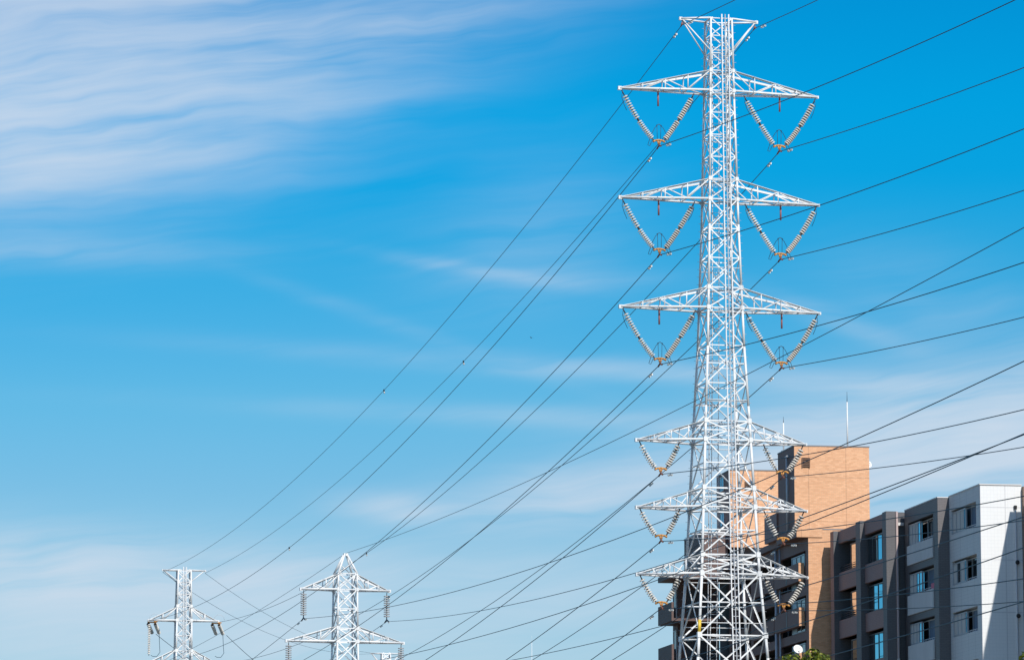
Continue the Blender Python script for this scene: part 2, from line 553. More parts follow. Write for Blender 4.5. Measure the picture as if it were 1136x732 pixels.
def window(parent, x, y0, y1, z0, z1, mull, panes, fm='frame', post=.07):
    """a window seen from -x: frame with mullions at mull, panes = list of (y0, y1, material)"""
    fr = MB(); m = M[fm]
    fr.box(x - .05, x + .05, y0, y1, z1 - post, z1, m)
    fr.box(x - .05, x + .05, y0, y1, z0, z0 + post, m)
    for y in mull:
        fr.box(x - .05, x + .05, max(y0, y - post / 2), min(y1, y + post / 2), z0 + post, z1 - post, m)
    f = fr.build('window', parent)
    for pn in panes:
        a, b, pm = pn[:3]
        aj = math.tan(R(pn[3])) * (b - a) if len(pn) > 3 else 0      # pane turned to aim its reflection: near edge stands further in
        p = MB(); p.bar((x + aj, a, (z0 + z1) / 2), (x, b, (z0 + z1) / 2), z1 - z0 - 2 * post, .024, (1, 0, 0), M[pm]); p.build('pane', f)
    return f


for k in range(NF):
    z0, z1 = AS - PITCH * k, AT - PITCH * k
    # white unit: closed sashes on the far half, open balcony on the near half
    window(A, .1, 3.35, 6.26, z0 + .03, z1 - .12, (3.39, 3.75, 4.6, 5.4, 6.2),
           ((3.42, 3.72, 'mirror', 12), (3.78, 4.57, 'curtain'), (4.63, 5.37, 'glass' if k % 2 else 'curtain'), (5.43, 6.17, 'curtain')))
    window(A, .42, .5, 6.2, z0 - .9, z1 - .05, (.54, 1.9, 3.3, 4.6, 6.16), ((.58, 1.86, 'navycurtain'), (1.94, 3.26, 'navycurtain' if k != 1 else 'glass'), (3.34, 4.56, 'navycurtain' if k == 0 else 'glass'), (4.64, 6.12, 'glass')))
    mb = MB()
    mb.tube((.10, .92, z0 + .14), (.10, 3.34, z0 + .14), .025, M['rail'], 6)
    mb.tube((.10, .92, z0 + .03), (.10, 3.34, z0 + .03), .025, M['rail'], 6)
    for i in range(7): mb.tube((.10, .95 + i * .39, z0 + .03), (.10, .95 + i * .39, z0 + .14), .018, M['rail'], 5)
    mb.build('railing', A)
    # grey unit
    z0 -= .02; z1 -= .02
    if k == 1: pn = ((10.75, 11.35, 'mirror', 11), (11.42, 11.95, 'mirror', 11), (12.02, 12.7, 'curtain'), (12.77, 13.45, 'curtain')); ml = (10.71, 11.385, 11.985, 12.735, 13.5)
    else: pn = ((11.0, 11.5, 'mirror', 11), (11.57, 12.1, 'curtain'), (12.17, 12.8, 'curtain'), (12.87, 13.45, 'curtain')); ml = (10.96, 11.535, 12.135, 12.835, 13.5)
    window(A, bx + .1, ml[0] - .035, 13.52, z0 + .03, z1 - .12, ml, pn)
    window(A, -.22, 7.6, 13.4, z0 - .9, z1 - .05, (7.64, 9.2, 10.6, 12.0, 13.36), ((7.68, 9.16, 'glass'), (9.24, 10.56, 'glass' if k == 0 else 'navycurtain'), (10.64, 11.96, 'glass' if k % 2 == 0 else 'navycurtain'), (12.04, 13.32, 'curtain' if k == 1 else 'glass')))
    mb = MB()
    mb.tube((bx + .1, 7.8, z0 + .15), (bx + .1, 10.9, z0 + .15), .025, M['rail'], 6)
    mb.tube((bx + .1, 7.8, z0 + .03), (bx + .1, 10.9, z0 + .03), .025, M['rail'], 6)
    for i in range(8): mb.tube((bx + .1, 7.85 + i * .42, z0 + .03), (bx + .1, 7.85 + i * .42, z0 + .15), .018, M['rail'], 5)
    mb.build('railing', A)
    # brown bays
    z0, z1 = 24.12 - PITCH * k, 25.93 - PITCH * k
    window(A, -1.55, 15.32, 19.8, z0, z1 - .18, (15.36, 16.3, 17.45, 18.6, 19.76),
           ((15.4, 16.26, 'glass'), (16.34, 17.41, 'mirror', 12), (17.49, 18.56, *(('glass',) if k == 0 else ('mirror', 9))), (18.64, 19.72, 'glass')), 'darkframe')
    window(A, -1.75, 21.0, 23.5, z0 + .02, z1 - .2, (21.04, 22.1, 23.46), ((21.08, 22.06, 'glass'), (22.14, 23.42, 'bronze', 1.0)), 'darkframe')
    window(A, -1.02, 21.0, 25.58, z0 - .6, z1 - .1, (21.04, 22.4, 24.0, 25.54), ((21.1, 22.36, 'glass'), (22.44, 23.96, 'glass'), (24.04, 25.5, 'glass')), 'darkframe')
    mb = MB()
    for q in range(3): mb.tube((-1.9, 21.0, z0 + .1 + q * .13), (-1.9, 25.58, z0 + .1 + q * .13), .02, M['darkframe'], 6)
    mb.build('railing', A)
mb = MB()                                       # pink cloth on the second storey's rail
for i in range(6): mb.box(bx + .05, bx + .09 + .02 * (i % 2), 7.9 + i * .12, 8.02 + i * .12, 21.62 - .04 * (i % 3), 22.05, M['pink'])
tag(mb.build('hanging_cloth'), 'small pink cloth hanging over a grey balcony rail', 'cloth').matrix_world = Matrix.LocRotScale((26.312, 232, 0), Matrix.Rotation(R(9), 3, 'Z').to_quaternion(), (1, 1, 1))

# ================================================================== BRICK APARTMENT BLOCK
B = empty('apartment_building', (18.531, 258.588, 0), R(9),
          'orange brick apartment building with dark brown sides standing behind the tall pylon', 'building', 'apartment buildings')
BR, DT = M['brick'], M['darktile']
LR = 27.05
BP = 2.80
NB = 9
mb = MB()
mb.box(.22, 8, 0, .25, 0, LR - .25, BR)
mb.box(0, .22, 0, .75, 0, LR - .25, DT, front=BR)
mb.box(0, .22, 8.3, 9.2, 0, LR - .25, DT)
mb.box(0, .22, 16.2, 17.0, 0, LR - .25, DT)
mb.box(0, .22, 23.3, 23.9, 0, LR - .25, DT)
for (a, b) in ((.75, 8.3), (9.2, 16.2), (17.0, 23.3)):
    openings(mb, 0, .22, a, b, 25.75, 23.5, LR - .25, DT, BP, NB)
mb.build('wall', B)
mb = MB()
for k in range(NB):
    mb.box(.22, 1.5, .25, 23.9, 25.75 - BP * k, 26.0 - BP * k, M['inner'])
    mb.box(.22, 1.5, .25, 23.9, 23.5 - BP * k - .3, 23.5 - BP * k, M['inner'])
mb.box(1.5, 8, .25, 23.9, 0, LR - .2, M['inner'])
mb.build('core', B)
mb = MB()
mb.box(-.02, 8, -.012, 1.5, LR - .25, LR - .07, BR)
mb.box(-.03, 8, -.03, 1.5, LR - .07, LR, M['greycope'])
mb.box(-.75, .9, -.06, 5.7, LR - .55, LR - .02, DT, front=BR)
mb.box(-.30, .9, 5.7, 26, LR - .5, LR - .1, DT)
mb.box(.9, 8, 1.5, 26, LR - .2, LR - .1, M['concrete'])
mb.build('roof_cornice', B)
for k in range(NB):
    z = 25.0 - BP * k
    mb = MB(); mb.box(-.36, -.2, 1.2, 8.25, z - 1.15, z, DT, front=BR); mb.box(-.2, -.002, 1.2, 1.42, z - 1.15, z, DT, front=BR)
    mb.box(-.2, -.002, 1.42, 8.25, z - 1.15, z - 1.0, DT)
    mb.box(-.375, -.362, 4.55, 4.75, z - 1.15, z - .02, M['darkframe'])
    mb.build('parapet', B)
    mb = MB(); mb.box(-.14, -.003, 9.4, 16.0, z - 1.1, z - .1, DT); mb.build('parapet', B)
    mb = MB(); mb.box(-.14, -.003, 17.2, 23.1, z - 1.1, z - .1, DT); mb.build('parapet', B)
    window(B, 1.42, .9, 7.9, 23.52 - BP * k, 25.7 - BP * k, (.95, 2.4, 4.0, 5.6, 7.85), ((1.0, 2.36, 'glass'), (2.44, 3.96, 'glass'), (4.04, 5.56, 'curtain'), (5.64, 7.8, 'glass')))
    window(B, .15, 1.5, 5.2, 23.55 - BP * k, 25.62 - BP * k, (1.54, 2.7, 3.9, 5.16), ((1.58, 2.66, 'glass'), (2.74, 3.86, 'glass'), (3.94, 5.12, 'bluewhite')))
    window(B, 1.42, 9.4, 16, 23.52 - BP * k, 25.7 - BP * k, (9.45, 12, 14, 15.95), ((9.5, 11.96, 'glass'), (12.04, 13.96, 'glass'), (14.04, 15.9, 'glass')))
mb = MB()
mb.tube((-.12, 7.6, 0), (-.12, 7.6, LR - .6), .06, M['galv'], 8)
mb.tube((-.12, 8.75, 0), (-.12, 8.75, LR - .6), .09, M['galv'], 8)
mb.build('rain_pipe', B)
# stair and lift core on the roof
mb = MB()
mb.box(-.5, 4.35, 1.5, 6.2, LR - .1, 32.4, DT, front=BR, right=BR, back=BR)
mb.build('roof_tower', B)
mb = MB()
mb.box(-.53, 4.38, 1.47, 6.23, 32.4, 32.47, M['greycope'])
mb.build('roof_coping', B)
mb = MB()
mb.box(-.02, .50, 1.455, 1.498, 31.05, 31.67, M['louvre'])
for i in range(5): mb.box(.03, .45, 1.40, 1.455, 31.10 + i * .11, 31.15 + i * .11, M['louvre'])
for (a, b, c, d) in ((-.02, .03, 31.05, 31.67), (.45, .50, 31.05, 31.67)): mb.box(a, b, 1.385, 1.455, c, d, M['louvre'])
mb.box(.03, .45, 1.385, 1.455, 31.63, 31.67, M['louvre'])
mb.build('vent_louvre', B)
mb = MB()
mb.tube((-.62, 3.1, 27.0), (-.62, 3.1, 31.9), .07, M['galv'], 8)
mb.tube((-.62, 2.8, 31.9), (-.62, 3.4, 31.9), .07, M['galv'], 8)
mb.build('vent_pipe', B)
mb = MB(); mb.box(-.6, 1.4, 6.3, 9.9, LR - .1, 28.65, M['browntile'], front=DT); mb.build('roof_shed', B)
# the taller part at the far end
mb = MB()
mb.box(.59, 9, 26, 30.6, 28.3, 33.6, BR, left=DT)
mb.box(.75, 9, 26.6, 30.6, 0, 28.3, M['inner'])
mb.build('rear_block', B)
mb = MB(); mb.box(.55, 9.04, 25.96, 30.64, 33.6, 33.67, M['greycope']); mb.build('roof_coping', B)
mb = MB()
mb.box(1.6, 2.15, 25.955, 25.998, 32.2, 32.85, M['louvre'])
for i in range(5): mb.box(1.65, 2.1, 25.9, 25.955, 32.26 + i * .11, 32.31 + i * .11, M['louvre'])
mb.build('vent_louvre', B)
for z in (29.9, 32.4):
    window(B, .57, 28.0, 29.3, z, z + 1.0, (28.04, 28.65, 29.26), ((28.07, 28.62, 'mirror'), (28.68, 29.22, 'mirror')), post=.06)
mb = MB(); mb.box(-1.26, .59, 27.0, 33, 26.35, 29.35, M['umbertile']); mb.build('side_block', B)
mb = MB(); mb.box(-1.3, .585, 26.96, 33, 29.35, 29.45, M['coping']); mb.build('roof_coping', B)
# wing with deep balconies at the far left
UT = M['umbertile']
mb = MB()
mb.box(-2.9, 0, 27.3, 29, 0, 26.0, UT)
mb.build('wall', B)
mb = MB(); mb.box(-4.0, .0, 23.9, 28.7, 25.98, 26.33, UT); mb.build('roof_slab', B)
for k in range(NB):
    z = 24.3 - 2.86 * k
    mb = MB()
    mb.box(-4.0, -3.85, 23.9, 28.7, z - 1.28, z, UT)
    mb.box(-3.85, -2.9, 28.55, 28.7, z - 1.28, z, UT)
    mb.box(-3.85, -2.903, 23.9, 28.55, z - 1.28, z - 1.1, UT)
    mb.box(-2.903, -.02, 23.9, 27.297, z - 1.28, z - 1.1, UT)
    mb.build('balcony', B)
    window(B, -2.96, 27.4, 28.4, z - 1.05, z + 1.2, (27.45, 28.35), ((27.5, 28.3, 'glass'),))
    mb = MB()
    mb.box(-2.3, -.8, 27.26, 27.298, z - 1.05, z + 1.1, M['darkframe'])
    mb.build('door', B)

# rods and dishes on the brick building
def bpt(x, y, z):
    c, s = math.cos(R(9)), math.sin(R(9))
    return (18.531 + x * c - y * s, 258.588 + x * s + y * c, z)


def rod(x, y, z0, z1, label):
    r = empty('lightning_rod', bpt(x, y, z0), 0, label, 'lightning rod', 'lightning rods on the brick roof')
    mb = MB()
    mb.lathe((0, 0, 0), (0, 0, .1), [(0, .16, M['galv']), (.05, .16, M['galv']), (.06, .05, M['galv'])], 8)
    mb.build('base_plate', r)
    mb = MB()
    h = z1 - z0
    mb.tube((0, 0, .05), (0, 0, h * .82), .055, M['steel'], 8, .045)
    mb.build('mast', r)
    mb = MB(); mb.tube((0, 0, h * .82), (0, 0, h), .02, M['horn'], 6, .008); mb.build('tip', r)


rod(3.45, 3.5, 32.47, 36.2, 'tall white lightning rod standing on the roof of the high brick tower block')
rod(-.38, 5.0, 32.47, 34.7, 'shorter white lightning rod at the left rear corner of the brick roof')


def dish(loc, aim, rad, pole, label):
    d = empty('satellite_dish', loc, 0, label, 'satellite dish', 'satellite dishes on the brick building')
    q = Vector(aim).to_track_quat('Z', 'Y')
    mb = MB(); n = 20
    rings = [(0, -.22), (.4, -.185), (.75, -.09), (1, 0)]
    o = 0
    for side in (0, 1):
        o = len(mb.v)
        for (r, h) in rings:
            for i in range(n):
                t = 2 * math.pi * i / n
                mb.v.append(q @ Vector((r * rad * math.cos(t) * 1.06, r * rad * math.sin(t) * .98, h * rad - .02 * side)))
        for k in range(3):
            for i in range(n):
                j = (i + 1) % n
                f = (o + k * n + i, o + k * n + j, o + (k + 1) * n + j, o + (k + 1) * n + i)
                mb.face(f if side == 0 else f[::-1], M['dish'], True)
    for i in range(n):
        j = (i + 1) % n
        mb.face((3 * n + i, 3 * n + j, o + 3 * n + j, o + 3 * n + i), M['dish'])
    mb.build('reflector', d)
    mb = MB()
    foc = q @ Vector((0, -.15 * rad, rad * .8))
    mb.tube(q @ Vector((0, -rad * .95, 0)), foc, .012, M['galv'], 6)
    mb.tube(foc, foc + (q @ Vector((0, 0, .06))), .04, M['dish'], 8)
    mb.build('feed_arm', d)
    mb = MB()
    mb.tube(q @ Vector((0, 0, -.24 * rad)), Vector(pole[0]), .02, M['galv'], 6)
    mb.tube(pole[0], pole[1], .025, M['galv'], 6)
    mb.build('mount', d)


dish((17.77, 257.6, 19.45), (.35, -.85, .40), .30, ((0.06, .3, -.1), (.06, .3, -.42)), 'round white satellite dish on a balcony corner above the bushy tree')
dish((22.62, 261.9, 31.48), (.45, -.80, .40), .27, ((-.10, .22, -.12), (-.30, .22, -.12)), 'small white satellite dish on the right edge of the brick roof tower')

# ================================================================== PYLONS
def interp(prof, z):
    for (z0, w0), (z1, w1) in zip(prof, prof[1:]):
        if z0 <= z <= z1: return w0 + (w1 - w0) * (z - z0) / (z1 - z0)
    return prof[-1][1] if z > prof[-1][0] else prof[0][1]


def lattice(root, prof, keys, rleg, rbrace, kpan=.85, midbar=2.4, bolts=False, band=None):
    S = M['steel']
    P = lambda sx, sy, z: Vector((sx * interp(prof, z) / 2, sy * interp(prof, z) / 2, z))
    corners = ((-1, -1), (1, -1), (1, 1), (-1, 1))
    zs = sorted(set([k for k in keys] + [p[0] for p in prof if keys[0] <= p[0] <= keys[-1]]))
    for ci, (sx, sy) in enumerate(corners):
        mb = MB()
        for a, b in zip(zs, zs[1:]):
            mb.tube(P(sx, sy, a), P(sx, sy, b), rleg(a), S, 8, rleg(b), caps=True)
        for z in keys[1:-1]:
            p = P(sx, sy, z); r = rleg(z) * 1.4
            mb.box(p.x - r, p.x + r, p.y - r, p.y + r, z - r * 1.3, z + r * 1.3, S)
        if bolts and ci in (1, 3):
            z = keys[0] + .5
            while z < keys[-1] - .2:
                p = P(sx, sy, z)
                mb.tube(p, p + Vector((sx * .19, 0, 0)), .012, M['galv'], 4)
                z += .45
        lg = mb.build('leg', root)
        if band and ci == 0:
            mb = MB(); mb.tube(P(sx, sy, band[0]), P(sx, sy, band[1]), rleg(band[0]) + .012, M['yellow'], 10)
            mb.build('marker_band', lg)
    for fi in range(4):
        c0, c1 = corners[fi], corners[(fi + 1) % 4]
        for a, b in zip(keys, keys[1:]):
            mb = MB()
            h = b - a
            n = max(1, round(h / ((kpan(a) if callable(kpan) else kpan) * interp(prof, (a + b) / 2))))
            for i in range(n):
                z0 = a + h * i / n; z1 = a + h * (i + 1) / n
                rb = rbrace((z0 + z1) / 2)
                p00, p10, p01, p11 = P(*c0, z0), P(*c1, z0), P(*c0, z1), P(*c1, z1)
                nr = Vector(((c0[0] + c1[0]) / 2, (c0[1] + c1[1]) / 2, 0))
                off = nr * (rb * .5)
                mb.angle(p00 + off, p11 + off, rb * 2, nr, S); mb.angle(p10 - off, p01 - off, rb * 2, nr, S)
                wid = interp(prof, z0)
                mb.angle(p01 - off * 2.2, p11 - off * 2.2, rb * 1.8, nr, S)
                if wid > midbar:
                    w0, w1 = interp(prof, z0), interp(prof, z1)
                    zc = z0 + (z1 - z0) * w0 / (w0 + w1)
                    mb.angle(P(*c0, zc) - off * 3.5, P(*c1, zc) - off * 3.5, rb * 1.7, nr, S)
                for p in (p01, p11):
                    cc = (p01 + p11) / 2
                    e = (cc - p).normalized() * (rb * 3)
                    mb.bar(p + e + Vector((0, 0, -rb * 2.2)), p + e + Vector((0, 0, rb * 2.2)), rb * 2.6, rb * .5, nr, S)
            mb.build('lattice_panel', root)


def crossarm(root, prof, z, ua, ha, side, rc, rw, nseg=4, rodu=None, flat=False, tipbox=.105, web=True):
    S = M['steel']
    w0 = interp(prof, z) / 2; w1 = interp(prof, z + ha) / 2
    if flat:                                       # struts below, chords level
        w1 = interp(prof, z - ha) / 2
    tip = {s: Vector((side * ua, s * tipbox * .7, z)) for s in (-1, 1)}
    bot = {s: Vector((side * w0, s * w0, z)) for s in (-1, 1)}
    zz = z + ha if not flat else z - ha
    top = {s: Vector((side * w1, s * w1, zz)) for s in (-1, 1)}
    mb = MB()
    for s in (-1, 1): mb.tube(bot[s], tip[s], rc, S, 8)
    mb.box(side * ua - tipbox, side * ua + tipbox, -tipbox, tipbox, z - tipbox * 1.1, z + tipbox * .9, S)
    mb.tube(bot[-1], bot[1], rc * .8, S, 6)
    arm = mb.build('crossarm', root)
    for s in (-1, 1):
        mb = MB()
        e = tip[s] + Vector((-side * tipbox, 0, .04 if not flat else -.04))
        if flat: mb.tube(top[s], e, rc * .75, S, 6)
        elif s < 0:
            mb.bar(top[s], e, rc * 1.9, rc * .35, (0, 0, 1), S)
            mb.bar(top[s] + Vector((0, rc * .8, -rc * .6)), e + Vector((0, rc * .8, -rc * .6)), rc * 1.1, rc * .3, (0, 1, 0), S)
        else: mb.angle(top[s], e, rc * 1.7, (0, -1, 0), S)
        mb.build('upper_chord' if not flat else 'strut', arm)
    if web:
        mb = MB()
        for s in (-1, 1):
            for i in range(1, nseg):
                t = i / nseg
                b = bot[s].lerp(tip[s], t); u = top[s].lerp(tip[s], t)
                mb.tube(b, u, rw, S, 6)
                tp = (i - 1) / nseg
                mb.tube(top[s].lerp(tip[s], tp) if i % 2 else bot[s].lerp(tip[s], tp), b if i % 2 else u, rw, S, 6)
        for i in range(nseg):
            a = bot[-1 if i % 2 else 1].lerp(tip[-1 if i % 2 else 1], i / nseg)
            s2 = 1 if i % 2 else -1
            b = bot[s2].lerp(tip[s2], (i + 1) / nseg)
            mb.tube(a, b, rw, S, 6)
            if i: mb.tube(bot[-1].lerp(tip[-1], i / nseg), bot[1].lerp(tip[1], i / nseg), rw, S, 6)
            if 0 < i < nseg: mb.tube(top[-1].lerp(tip[-1], i / nseg), top[1].lerp(tip[1], i / nseg), rw * .8, S, 6)
        mb.build('web_brace', arm)
    if rodu:
        mb = MB()
        mb.tube((side * rodu, 0, z - .05), (side * rodu, 0, z - .98), .055, M['pinkrod'], 8)
        mb.tube((side * rodu, 0, z), (side * rodu, 0, z - .12), .085, M['fitting'], 8)
        mb.tube((side * rodu, -.5, z), (side * rodu, .5, z), rw, S, 6)
        mb.build('hanger_rod', arm)
    return arm


# --- the tall pylon in front of the brick building
MX, MY, MYAW = 12.21, 240.0, R(13)
main = empty('transmission_pylon', (MX, MY, 0), MYAW,
             'tallest white steel lattice pylon with six pairs of crossarms, before the brick building', 'pylon', 'white lattice pylons')
PM = [(0, 7.0), (17.6, 4.15), (22.5, 3.45), (32.25, 2.55), (35.75, 2.2), (43, 1.75), (50.5, 1.44), (55.4, 1.28)]
KM = [0, 5.5, 11, 15.2, 18.9, 22.47, 23.57, 26.35, 27.45, 30.27, 31.37, 38.05, 39.25, 44.5, 45.7, 51.0, 52.2, 55.35]
lattice(main, PM, KM, lambda z: .100 - .042 * min(1, z / 52), lambda z: .050 - .023 * min(1, z / 50), lambda z: 1.0 if z < 45 else .8, bolts=True, band=(19.05, 19.75))
ARMS = [51.0, 44.5, 38.05, 30.27, 26.35, 22.47]
for i, z in enumerate(ARMS):
    for sd in (-1, 1):
        up = i < 3
        crossarm(main, PM, z, 6.05 if up else 5.11, 1.2 if up else 1.1, sd, .066, .036, 4, 3.72 if up else None, tipbox=.105 if sd < 0 else .075)
for sd in (-1, 1):
    crossarm(main, PM, 55.35, 2.32, 2.0, sd, .055, .035, 3, None, flat=True, tipbox=.09, web=False)
for z in ARMS + [23.57, 31.37, 39.25, 45.7, 52.2, 18.9, 15.2]:
    w = interp(PM, z) / 2 * .97
    for sg in (-1, 1):
        mb = MB(); mb.angle((-w * sg, -w, z + .04 * sg), (w * sg, w, z + .04 * sg), .07, (0, 0, 1), M['steel']); mb.build('plan_brace', main)


def ladder(root, prof, z0, z1, u0, off, side=-1, third=True, rr=.034):
    mb = MB()
    us = [u0, u0 + .2, u0 + .42] if third else [u0, u0 + .4]
    zs = [z0 + (z1 - z0) * i / 30 for i in range(31)]
    for k, u in enumerate(us):
        pts = [(u, side * (interp(prof, z) / 2 + off), z) for z in zs]
        mb.path(pts, rr * (1.15 if k != 1 else .9), M['steel'] if k != 1 else M['galv'], 6)
    z = z0 + .2
    while z < z1:
        y = side * (interp(prof, z) / 2 + off)
        mb.tube((us[0], y, z), (us[-1], y, z), .014, M['steel'], 5)
        z += .38
    z = z0 + 1
    while z < z1:
        w = interp(prof, z) / 2
        for u in (us[0], us[-1]): mb.tube((u, side * w, z), (u, side * (w + off), z), .02, M['steel'], 5)
        mb.tube((-w, side * w, z), (w, side * w, z), .026, M['steel'], 5)
        z += 2.6
    return mb.build('ladder', root)


ladder(main, PM, 0.4, 55.55, -.02, .16)
ladder(main, PM, 0.4, 54.0, -.28, -.25, 1, False, .026)
mb = MB()
for u in (-.45,):
    mb.path([(u, interp(PM, z) / 2 - .3, z) for z in range(1, 54, 2)], .03, M['galv'], 6)
mb.build('cable_riser', main)

# --- V-shaped insulator sets of the tall pylon
def disc_string(mb, p, q, sp, rad, mid=True, top=.32, shed=None, n=12, sag=0.0):
    """cap and pin discs threaded along a line that sags a little under its own weight"""
    p = Vector(p); q = Vector(q); L = (q - p).length
    shed = shed or M['porcelain']
    at = lambda h: p.lerp(q, h / L) - Vector((0, 0, 4 * sag * (h / L) * (1 - h / L)))
    mb.tube(p, at(top), .035, M['dark_cap'], 6)
    cnt = int((L - top - .1) / sp)
    half = cnt // 2
    for i in range(cnt):
        h = top + i * sp
        a, b = at(h), at(h + sp * 1.02)
        if mid and i == half:
            mb.lathe(a, b, [(0, .06, M['dark_cap']), (sp * .8, .075, M['dark_cap']), (sp * 1.04, .05, M['dark_cap'])], 8)
            continue
        mb.lathe(a, b, [(0, .055, M['cap']), (sp * .24, .06, M['cap']), (sp * .28, rad * .75, shed), (sp * .46, rad, shed),
                        (sp * .76, rad * .96, shed), (sp * .80, .05, M['cap']), (sp * 1.04, .05, M['cap'])], n)
    mb.tube(at(top + cnt * sp), q, .04, M['cap'], 6)


def v_set(big):
    r = empty('insulator_set', (0, 0, 0), MYAW, 'x', 'insulators', 'V-shaped insulator sets on the tall pylon')
    S = [((-2.25, 0, 2.95), (-.30, 0, .02)), ((2.15, 0, 2.93), (.30, 0, .02))] if big else [((-1.27, 0, 1.58), (-.30, 0, .02)), ((1.15, 0, 1.60), (.30, 0, .02))]
    for k, (a, b) in enumerate(S):
        mb = MB(); disc_string(mb, a, b, .142 if big else .150, .168 if big else .175, mid=big, top=.30 if big else .2, sag=((.24, .13) if big else (.13, .08))[k])
        mb.build('insulator_string', r)
    mb = MB()
    pts = [(-.36, -.06), (-.22, .02), (0, .05), (.22, .02), (.36, -.06)]
    for (a, b) in zip(pts, pts[1:]):
        mb.tube((a[0], -.03, a[1]), (b[0], -.03, b[1]), .055, M['orange'], 6); mb.tube((a[0], .03, a[1]), (b[0], .03, b[1]), .055, M['orange'], 6)
    mb.tube((-.08, 0, .04), (-.03, 0, -.18), .05, M['orange'], 6); mb.tube((.08, 0, .04), (.03, 0, -.18), .05, M['orange'], 6)
    mb.build('yoke_plate', r)
    mb = MB()
    mb.tube((0, 0, -.10), (0, 0, -.30), .05, M['rust'], 6)
    mb.path([(0, -.42, -.38), (0, -.2, -.31), (0, 0, -.29), (0, .2, -.31), (0, .42, -.38)], .055, M['rust'], 6)
    mb.build('suspension_clamp', r)
    if big:
        for sg in (-1, 1):
            mb = MB()
            arc = [(sg * .30, 0, -.05), (sg * .42, -.05, .02), (sg * .58, -.08, -.32), (sg * .70, -.08, -.28), (sg * .48, -.06, .35), (sg * .25, -.03, .78), (sg * .02, 0, 1.0), (-sg * .18, 0, .92)]
            sm = []
            for i in range(len(arc) - 1):
                for t in (0, .5): sm.append(Vector(arc[i]).lerp(Vector(arc[i + 1]), t))
            mb.path(sm + [Vector(arc[-1])], .016, M['horn'], 5)
            mb.tube((sg * .10, 0, .05), (sg * .12, 0, .95), .014, M['horn'], 5)
            mb.build('arcing_horn', r)
        for a, e in (((-2.2, 0, 2.85), (-1.95, 0, 1.75)), ((2.08, 0, 2.85), (1.75, 0, 1.8))):
            mb = MB(); e = Vector(e); a = Vector(a)
            mb.path([a, a.lerp(e, .3) + Vector((-.12 if a.x < 0 else .12, 0, 0)), a.lerp(e, .7) + Vector((-.08 if a.x < 0 else .10, 0, 0)), e], .016, M['horn'], 5)
            mb.build('arcing_horn', r)
    return r


def mpt(u, z, v=0):
    c, s = math.cos(MYAW), math.sin(MYAW)
    return (MX + u * c - v * s, MY + u * s + v * c, z)


LEV = ['top', 'second', 'third', 'fourth', 'fifth', 'lowest']
CLAMP = [47.63, 41.17, 34.72, 28.30, 24.40, 20.53]
protoB, protoS = v_set(True), v_set(False)
for i in range(6):
    for sd in (-1, 1):
        pr = protoB if i < 3 else protoS
        o = pr if (sd == -1 and i in (0, 3)) else copy_tree(pr)
        o.location = mpt(3.68 * sd, CLAMP[i] + .31)
        if sd == 1: o.rotation_euler = (0, 0, MYAW + math.pi)
        kind = 'large V of white insulators with wire horns' if i < 3 else 'smaller V of white insulator discs'
        o['label'] = f"{kind} under the tall pylon's {LEV[i]} {'left' if sd < 0 else 'right'} arm"

# short hangers that hold the earth wires at the tall pylon's top
for sd in (-1, 1):
    mb = MB()
    mb.tube((0, 0, .32), (0, 0, .05), .022, M['rust'], 6)
    mb.path([(0, -.25, -.04), (0, 0, .02), (0, .25, -.04)], .045, M['rust'], 6)
    mb.box(-.06, .06, -.04, .04, -.01, .12, M['rust'])
    o = mb.build('wire_hanger')
    o.location = mpt(2.23 * sd, 54.98); o.rotation_euler = (0, 0, MYAW)
    tag(o, f"small rust red wire hanger under the tall pylon's {'left' if sd < 0 else 'right'} top beam end", 'wire hanger', 'earth wire hangers')

# --- pointed pylon, middle left
T3 = empty('transmission_pylon', (-16.1, 400, 0), R(17), 'white lattice pylon with a pointed peak and hanging insulators, left of centre', 'pylon', 'white lattice pylons')
P3 = [(0, 5.2), (20, 2.45), (30, 2.02), (35, 1.90), (36.5, 1.86)]
lattice(T3, P3, [0, 6, 11, 15.5, 19, 22, 24.9, 26.0, 29.95, 31.2, 34.95, 36.5], lambda z: .12 - .03 * z / 36, lambda z: .052, 1.0, 9)
mb = MB()
for sx in (-1, 1):
    for sy in (-1, 1):
        mb.tube((sx * .93, sy * .93, 36.5), (sx * .14, sy * .14, 38.35), .10, M['steel'], 8)
for (a, b) in (((-1, -1), (1, -1)), ((1, -1), (1, 1)), ((1, 1), (-1, 1)), ((-1, 1), (-1, -1))):
    mb.tube((a[0] * .93, a[1] * .93, 36.5), (b[0] * .5, b[1] * .5, 37.5), .05, M['steel'], 6)
mb.box(-.2, .2, -.2, .2, 38.25, 38.5, M['steel'])
mb.build('peak', T3)
for z, u in ((34.95, 4.4), (29.95, 5.8), (24.9, 4.6)):
    for sd in (-1, 1): crossarm(T3, P3, z, u, 1.45, sd, .10, .06, 3, tipbox=.14)
c17, s17 = math.cos(R(17)), math.sin(R(17))
q3 = lambda u, z: (-16.1 + u * c17, 400 + u * s17, z)
proto = None
